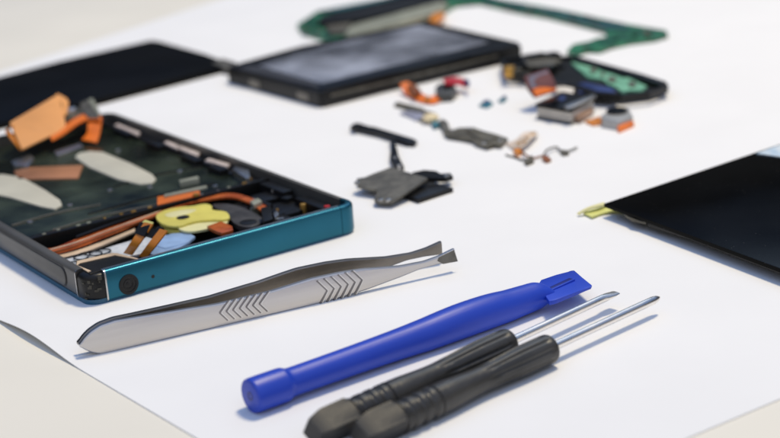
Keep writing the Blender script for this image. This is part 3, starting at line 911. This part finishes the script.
# ------------------------------------------------------------------ black inner tray with mint plate
T = thing_at('inner_frame', 'black plastic inner frame holding a mint green plate', 'phone frame', 590, 85)
zt = 4.4
tray = [(501, 60), (522, 55.5), (576, 55.8), (640, 74), (666, 82.5), (668, 85.5), (650, 92), (622, 95.5), (600, 92), (565, 84), (530, 75), (504, 72)]
T.slab('base', tray, 2.2, 3.2, BLACKM, .2, zsee=3.2)
w2 = T.poly(tray, zt)
T.part(MB().wall([tuple(p) for p in (w2[::-1] + [w2[-1]])], [(0, 2.2), (0.2, zt), (-1.3, zt), (-1.3, 2.4)]), 'rim', BLACK)
T.slab('far_rail', [(575, 57), (640, 75), (666, 83), (660, 86), (636, 78), (574, 61)], 3.2, zt + .6, BLACK, .3, zsee=zt)
T.slab('mint_plate', [(571, 62), (579, 61), (586, 65), (592, 65.5), (601, 71), (612, 74), (622, 78), (628, 77.5), (647, 86), (641, 90.5), (630, 90), (622, 92), (616, 86.5), (608, 84), (604, 79), (588, 77), (580, 70)], 3.2, 4.0, MINT, .2, zsee=4)
T.slab('near_block', [(568, 78), (590, 82), (618, 90), (618, 95), (590, 93), (566, 85)], 3.2, 4.8, BLACKM, .3, zsee=4.6)
mb = MB()
random.seed(8)
for i in range(22):
    px, py = random.uniform(506, 566), random.uniform(58, 74)
    w_ = T.loc(px, py, 4)
    T.part(MB().box(w_.x, w_.y, 3.2, random.uniform(2, 6), random.uniform(2, 5), random.uniform(.8, 3.2), random.choice((-.9, .4, -.6)), .25), 'moulded_block', random.choice((BLACKM, BLACK, BLACKM, OLIVE)))
T.slab('olive_cover', [(524, 60), (548, 57), (562, 59), (552, 65), (528, 66)], 5.4, 6.2, OLIVE, .2, zsee=6.2)
T.slab('navy_strip', [(577, 84), (586, 82.5), (612, 88.5), (616, 92.5), (598, 91)], 4.8, 5.1, NAVY, .1, zsee=5)
for p_ in ([(590, 69), (594, 66.5), (597, 70), (592, 73)], [(607, 77), (614, 76), (617, 80), (610, 82)], [(628, 82), (634, 81), (637, 85), (630, 86.5)], [(600, 73.5), (604, 72.5), (605, 75), (601, 76)]):
    T.slab('dark_rib', p_, 4.0, 4.4, OLIVE, .08, zsee=4.4)
w_ = T.loc(509, 67, 6.4)
T.part(MB().cyl(w_.x, w_.y, 3.2, 6.6, 1.9, 20, .3), 'gold_contact', GOLD)
for px, py in ((655, 92), (515, 68)):
    w_ = T.loc(px, py, 1)
    T.part(MB().box(w_.x, w_.y, PZ, 5, 4, 2.2 - PZ, .3, .1), 'support_foot', BLACK)

# ------------------------------------------------------------------ large camera module with flex
T = thing_at('camera_module', 'black and white camera module with upright purple-grey sensor flex', 'camera module', 565, 118)
zt = 5.2
foot = [(536, 103), (562, 91.5), (594, 96), (571, 109)]
bt = T.poly(foot, zt)
T.part(MB().prism(bt, PZ, 1.25, .15), 'black_base', BLACK)
cxm = sum((p for p in bt), Vector((0, 0))) / 4
T.part(MB().prism([cxm + (p - cxm) * .965 for p in bt], 1.25, 3.9, .2), 'white_body', WHITE)
T.part(MB().prism([cxm + (p - cxm) * .985 for p in bt], 2.2, 2.5, .05), 'waist_band', mat('brown_band', (.10, .075, .05), .4, vary=.4, scale=300))
tp = T.part(MB().prism([cxm + (p - cxm) * 1.02 for p in bt], 3.9, zt, .3), 'top_plate', BLACK)
T.slab('silver_bar', [(563.5, 105.5), (593, 93), (596, 95.5), (568, 108)], zt, zt + .5, SILVER, .12, tp)
T.slab('lens_window', [(541, 102.2), (551, 98), (561, 103.5), (552, 107)], zt, zt + .12, GLASSB, .04, tp)
T.slab('blue_dot', [(558, 97.5), (564, 95), (566, 98.5), (560, 100.5)], zt, zt + .3, NAVY, .08, tp)
T.slab('side_flex', [(573, 116), (580, 110), (592, 105), (593, 109), (580, 117)], .5, 2.4, mat('brown_beige_flex', (.30, .19, .13), .45, vary=.35, scale=200), .2)
sf = T.part(MB().ribbon([T.loc(535, 98, 4.8), T.loc(528, 89, 7.4), T.loc(524, 77, 10.4)], [T.loc(556, 91.5, 4.8), T.loc(554, 82, 7.4), T.loc(547, 69.5, 10.4)], .7, 5), 'sensor_flex', MAROON)
d0 = T.loc(540, 80, 10)


def quadplate(T, pts, off, m, name, parent, dz=.3):
    lo = [T.loc(*p) for p in pts]
    nn = (lo[1] - lo[0]).cross(lo[2] - lo[0]).normalized()
    if nn.y > 0:
        nn = -nn
    mb = MB()
    mb.loft([[p + nn * off for p in lo], [p + nn * (off + dz) for p in lo]])
    return T.part(mb, name, m, parent)


quadplate(T, [(530.5, 90, 6.9), (553, 83, 6.9), (546, 72.5, 9.7), (527, 78.5, 9.7)], .55, PURPLE, 'sensor_chip', sf)
quadplate(T, [(535, 97.8, 4.9), (555, 91, 4.9), (553, 84, 6.7), (531, 90.8, 6.7)], .5, ORANGE, 'orange_band', sf)
T.part(MB().ribbon([T.loc(553, 88, 4.5), T.loc(563, 87, 5.2), T.loc(574, 89, 5)], [T.loc(554, 93, 4.5), T.loc(563, 92, 5.2), T.loc(573, 94, 5)], .4, 5), 'cream_flex', WHITE)
T.slab('blue_tab', [(574, 86.5), (582, 84.5), (596, 87), (594, 92), (580, 92)], 3.6, 4.2, NAVY, .1)

# ------------------------------------------------------------------ small camera module
T = thing_at('camera_module', 'small silver camera module with round black lens and orange tab', 'camera module', 617, 128)
zt = 3.0
bd = T.part(MB().prism(T.poly([(601, 115), (609, 109), (629, 108), (633, 116), (619, 121.5), (602, 118.5)], zt), PZ, zt, .6, 3), 'body', mat('silver_housing', (0.42, 0.42, 0.41), .45, metal=.4, vary=.1))
q = T.loc(617, 112.2, zt)
T.part(MB().cyl(q.x, q.y, zt, zt + .9, 3.1, 28, .25), 'lens_ring', BLACK, bd)
T.part(MB().cyl(q.x, q.y, zt + .9, zt + 1.0, 2.2, 24, .04), 'lens', GLASSB, bd)
T.slab('orange_tab', [(616, 125), (632, 119), (634, 123), (619, 129.5)], PZ, 1.7, ORANGE, .2, zsee=1.4)
T.slab('orange_flex', [(585, 121), (600, 116), (603, 123), (593, 124.5)], PZ, .9, AMBER, .1)

# ------------------------------------------------------------------ curved orange flex with front camera
T = thing_at('flex_cable', 'curved orange flex cable with grey camera and red end', 'flex cable', 430, 98)
T.part(MB().ribbon([T.loc(400, 84, 3.2), T.loc(405, 93, 1.6), T.loc(418, 101, .8), T.loc(432, 103.5, .8), T.loc(443, 99, 1.2)], [T.loc(408, 82, 3.6), T.loc(415, 88, 2.0), T.loc(424, 95, 1.1), T.loc(432, 97, 1.1), T.loc(440, 92, 1.4)], .5, 6), 'ribbon', ORANGE)
T.slab('brown_chip', [(407, 87), (414, 84.5), (421, 92), (414, 95.5)], 2.2, 3.2, BROWN, .15, zsee=2.6)
T.slab('gold_pad', [(424, 98), (428, 96.5), (431, 99), (427, 101)], 1.2, 1.7, GOLD, .08)
cmr = T.slab('camera_block', [(435, 87), (440, 82.5), (454, 84), (457, 89), (452, 94), (438, 95)], PZ, 2.8, mat('dark_grey_block', (.05, .05, .045), .45, vary=.3), .4)
q = T.loc(447, 87.8, 2.9)
T.part(MB().cyl(q.x, q.y, 2.8, 3.2, 1.9, 22, .1), 'lens', GLASSB, cmr)
T.slab('silver_rim', [(438, 88.5), (441, 85), (444, 85), (441, 91)], 2.8, 3.1, SILVER, .06, cmr)
T.part(MB().ribbon([T.loc(443, 80, 3.6), T.loc(455, 77.5, 4.4), T.loc(467, 80, 3.8)], [T.loc(446, 85, 3.4), T.loc(458, 85, 3.4), T.loc(467, 88, 1.5)], .5, 6), 'red_end', RED)
T.slab('blue_tip', [(464, 79.5), (467, 78.2), (469.5, 81), (468, 84)], 3.0, 4.4, NAVY, .15)

# ------------------------------------------------------------------ two tiny teal connectors
for pts, lb in (([(479, 104.5), (484, 101.5), (491, 101), (493, 103), (487, 106.5)], 'tiny teal connector, the larger of the two on bare paper'),
                ([(498, 100), (503, 97), (507, 97.5), (503, 101)], 'tiny teal connector, the smaller of the two on bare paper')):
    T = thing_at('tiny_connector', lb, 'connector', pts[0][0] + 4, pts[0][1], 0, 'tiny teal connectors')
    T.slab('base', pts, PZ, PZ + .8, TEALBIT, .15)
    T.part(MB().prism([(p.x * .5 + .6, p.y * .5 + .3) for p in T.poly(pts, PZ + 1)], PZ + .8, PZ + 1.3, .1), 'cap', NAVY)

# ------------------------------------------------------------------ olive bracket with cream bead
T = thing_at('metal_bracket', 'thin olive bracket with lilac foil and a cream bead', 'bracket', 420, 118)
T.slab('strip', [(394, 103.5), (398, 101.5), (424, 108), (425, 111.5), (418, 111)], PZ, 1.4, OLIVE, .15)
T.slab('lilac_foil', [(400, 112.5), (408, 110.5), (423, 112), (424, 117), (416, 119.5), (412, 117)], PZ, 1.0, LILAC, .12)
T.slab('link_plate', [(412, 110.5), (426, 110), (436, 113), (430, 120), (420, 121)], PZ, .9, GREY, .12)
q = T.loc(430.5, 117, 2.2)
rings = [[(q.x + r_ * cos(t), q.y + r_ * sin(t), zz) for t in (2 * pi * i / 22 for i in range(22))] for r_, zz in ((1.6, .9), (2.5, 1.3), (2.6, 2.0), (2.2, 2.7), (1.2, 3.1), (.3, 3.2))]
T.part(MB().loft(rings), 'cream_bead', mat('cream_bead', (.75, .62, .38), .35, vary=.1))
T.slab('teal_chip', [(431, 122.5), (437, 120.5), (441, 124), (434, 126.5)], PZ, 1.4, TEALBIT, .12)
T.slab('hook', [(438, 121), (443, 118.5), (448, 122), (450, 129), (444, 129.5), (441, 125)], PZ, 1.8, GREY, .2)

# ------------------------------------------------------------------ olive shield plate and beige flex
T = thing_at('shield_plate', 'flat olive-grey shield plate with stepped edges', 'shield plate', 475, 138)
T.slab('plate', [(443, 132), (449, 129), (457, 129.5), (458, 127.5), (473, 127), (484, 131), (496, 134), (508, 138), (501, 145), (494, 144), (487, 146.5), (476, 143), (473, 140), (463, 138), (447, 135.5)], PZ + .4, PZ + 1.3, OLIVE, .15)
T.slab('raised_step', [(466, 131), (474, 129.5), (497, 136.5), (489, 141), (478, 138)], PZ + 1.3, PZ + 1.7, OLIVE, .12)
q = T.loc(490, 141, 0)
T.part(MB().box(T.loc(455, 132, 0).x, T.loc(455, 132, 0).y, PZ, 3, 2, .4, .3).box(q.x, q.y, PZ, 3, 2, .4, .3), 'tab', GREY)
for px, py in ((452, 131), (470, 129.5), (500, 141), (484, 144)):
    q = T.loc(px, py, PZ + 1.3)
    T.part(MB().cyl(q.x, q.y, PZ + 1.2, PZ + 1.75, .6, 14, .12), 'glint_dot', SILVER)  # silver dots added as glints on the plate
T = thing_at('flex_cable', 'crumpled beige flex with thin curled dark ends', 'flex cable', 530, 148)
T.part(MB().ribbon([T.loc(506, 144, .6), T.loc(516, 140, 1.6), T.loc(524, 133, 2.4), T.loc(536, 131.5, 1.2)], [T.loc(512, 149, .6), T.loc(523, 147, 1.6), T.loc(531, 139, 2.4), T.loc(538, 135, 1.2)], .3, 6), 'film', mat('pale_beige_film', (.66, .55, .45), .45, vary=.2, scale=200))
for px, py, zz in ((519, 143, 2.4), (524, 141, 2.7), (527, 137, 2.8), (532, 134, 2.4)):
    q = T.loc(px, py, zz)
    T.part(MB().box(q.x, q.y, zz - .2, 1.1, .7, .35, .6, .08), 'gold_pad', GOLD)
T.slab('copper_dot', [(513, 150), (517, 147.5), (522, 150), (517, 153)], PZ, 1.6, AMBER, .15)
for pts, m_ in (([(506, 155, .5), (516, 158, .5), (525, 160, .8), (532, 156, 1.2)], OLIVE), ([(521, 150, 1), (526, 155, 1.2), (533, 158, .7), (543, 156, 1.0), (549, 158.5, .6)], BROWN), ([(543, 156, 1), (547, 150, 1.6), (556, 147, 1.0), (560, 150, 1.0), (568, 151, .8), (577, 147.5, .9)], GREY)):
    T.part(MB().tube(smooth([T.loc(*p) for p in pts], 7), .28, 8), 'curled_end', m_)
T.slab('dark_chip', [(524, 160), (530, 157), (534, 159), (527, 162)], PZ, 1.5, OLIVE, .12)
T.slab('dark_chip', [(542, 157), (547, 155), (551, 158.5), (546, 160)], PZ, 1.3, BROWN, .12)
T.slab('dark_chip', [(560, 150.5), (565, 149.5), (569, 152), (563, 153)], PZ, 1.3, OLIVE, .12)

# ------------------------------------------------------------------ black rail with stem, grey plate and black plates
T = thing_at('rail_bracket', 'slim black rail on a bent stem, above the grey plate', 'bracket', 392, 160)
T.slab('rail', [(350, 126), (354, 123), (359, 122.5), (368, 126.2), (374, 126.4), (414, 138.5), (417, 140.5), (414, 142.5), (406, 142), (378, 133), (372, 132), (352, 127.5)], PZ + .4, PZ + 1.5, BLACK, .25)
T.part(MB().ribbon([T.loc(390, 140, 1.4), T.loc(391, 150, 1.2), T.loc(390, 160, 1.2), T.loc(394, 169, 1.0)], [T.loc(394, 140, 1.4), T.loc(397, 150, 1.2), T.loc(399, 158, 1.2), T.loc(404, 168, 1.0)], .9, 6), 'stem', BLACK)
for px, py in ((395, 158), (399, 166)):
    q = T.loc(px, py, 1.6)
    T.part(MB().cyl(q.x, q.y, .8, 2.0, .5, 12, .1), 'pin_head', SILVER)
T.slab('end_knob', [(350, 126.5), (355, 122.5), (360, 124), (356, 128)], PZ + 1.5, PZ + 2.1, BLACKM, .2)
T = thing_at('shield_plate', 'tilted grey metal plate with clipped corners, on the black cluster', 'shield plate', 392, 190)
A = [(355, 181.5, 3.2), (372, 174, 3.4), (391, 167, 3.6), (427.5, 178, 3.6), (412, 189, 3.2), (398, 197.5, 2.6), (392, 201.5, 2.2), (375.5, 202, 1.8), (374, 199, 2.0), (378, 190.5, 2.6), (358, 186, 3.0)]
mb = MB()
mb.loft([[T.loc(p[0], p[1], p[2]) - Vector((0, 0, .6)) for p in A], [T.loc(*p) for p in A]])
gp = T.part(mb, 'plate', GREY)
for px, py, zz in ((381, 200, 2.1), (388.5, 200, 2.3), (357, 183, 3.3)):
    q = T.loc(px, py, zz)
    T.part(MB().cyl(q.x, q.y, zz - .4, zz + .35, .75, 16, .15), 'rivet', SILVER, gp)
mb = MB()
for px, py, hh in ((362, 184, 2.5), (384, 198, 1.6)):
    q = T.loc(px, py, 1)
    mb.box(q.x, q.y, PZ, 2, 2, hh - PZ, .4, .15)
T.part(mb, 'bent_tab', GREY)
T = thing_at('plastic_cover', 'small black plastic cover with a slotted arm beside the grey plate', 'cover', 425, 190)
T.slab('cover', [(401, 193), (416, 187), (431, 182), (453, 187.5), (436, 193), (418, 199)], PZ, PZ + 1.3, BLACK, .2)
T.slab('arm', [(412, 172), (424, 169.5), (436, 170.5), (440, 174), (450, 172.5), (453, 175.5), (446, 178), (432, 177.5), (416, 176.5)], PZ + 1.4, PZ + 2.6, BLACK, .3)
T.slab('silver_eye', [(442, 174), (447, 173), (450, 174.5), (445, 176)], PZ + 2.5, PZ + 2.9, SILVER, .08)
T.slab('arm_post', [(424, 176), (432, 175), (436, 184), (428, 186)], PZ, PZ + 1.6, BLACKM, .2, zsee=2)
T.slab('blue_strip', [(424, 177.5), (432, 175.5), (441, 177.5), (434, 180.5)], PZ + 1.2, PZ + 1.6, SKY, .1)

# ------------------------------------------------------------------ light
w = bpy.data.worlds.new('World')
scn.world = w
w.use_nodes = True
nt = w.node_tree
bg = nt.nodes['Background']
tc = nt.nodes.new('ShaderNodeTexCoord')
sp = nt.nodes.new('ShaderNodeSeparateXYZ')
nt.links.new(tc.outputs['Generated'], sp.inputs[0])
cr = nt.nodes.new('ShaderNodeValToRGB')
e = cr.color_ramp.elements
e[0].position, e[0].color = 0.0, (0.03, 0.03, 0.032, 1)
e[1].position, e[1].color = 1.0, (0.26, 0.46, 0.92, 1)
x = cr.color_ramp.elements.new(0.30)
x.color = (0.03, 0.033, 0.04, 1)
x = cr.color_ramp.elements.new(0.55)
x.color = (0.13, 0.24, 0.50, 1)
nt.links.new(sp.outputs['Z'], cr.inputs['Fac'])
# the bright side of the room lies behind the camera
mr = nt.nodes.new('ShaderNodeMapRange')
mr.interpolation_type = 'SMOOTHSTEP'
mr.inputs['From Min'].default_value, mr.inputs['From Max'].default_value = 0.25, -0.75
nt.links.new(sp.outputs['Y'], mr.inputs['Value'])
mx = nt.nodes.new('ShaderNodeMix')
mx.data_type, mx.blend_type = 'RGBA', 'ADD'
mx.inputs['Factor'].default_value = 1
nt.links.new(cr.outputs['Color'], mx.inputs['A'])
sc_ = nt.nodes.new('ShaderNodeMix')
sc_.data_type = 'RGBA'
sc_.inputs['A'].default_value = (0, 0, 0, 1)
sc_.inputs['B'].default_value = (0.52, 0.50, 0.48, 1)
nt.links.new(mr.outputs['Result'], sc_.inputs['Factor'])
nt.links.new(sc_.outputs['Result'], mx.inputs['B'])
nt.links.new(mx.outputs['Result'], bg.inputs['Color'])
bg.inputs['Strength'].default_value = 0.84


def area(name, pos, target, size, power, color):
    l = bpy.data.lights.new(name, 'AREA')
    l.shape = 'DISK'
    l.size = size
    l.energy = power
    l.color = color
    o = bpy.data.objects.new(name, l)
    col.objects.link(o)
    p, t = Vector(pos), Vector(target)
    o.location = p
    o.rotation_euler = (t - p).to_track_quat('-Z', 'Y').to_euler()
    return o


area('key_lamp', (0.28, 0.60, 1.10), (0, 0.40, 0), 0.22, 10.9, (1.0, 0.852, 0.58))
area('window_light', (0.6, 2.4, 1.7), (0, 0.42, 0), 1.0, 3.6, (0.62, 0.80, 1.0))

vs = scn.view_settings
vs.view_transform = 'Standard'
vs.look = 'None'
vs.exposure = 0.0
vs.gamma = 1.0
scn.cycles.use_denoising = True
scn.cycles.max_bounces = 8
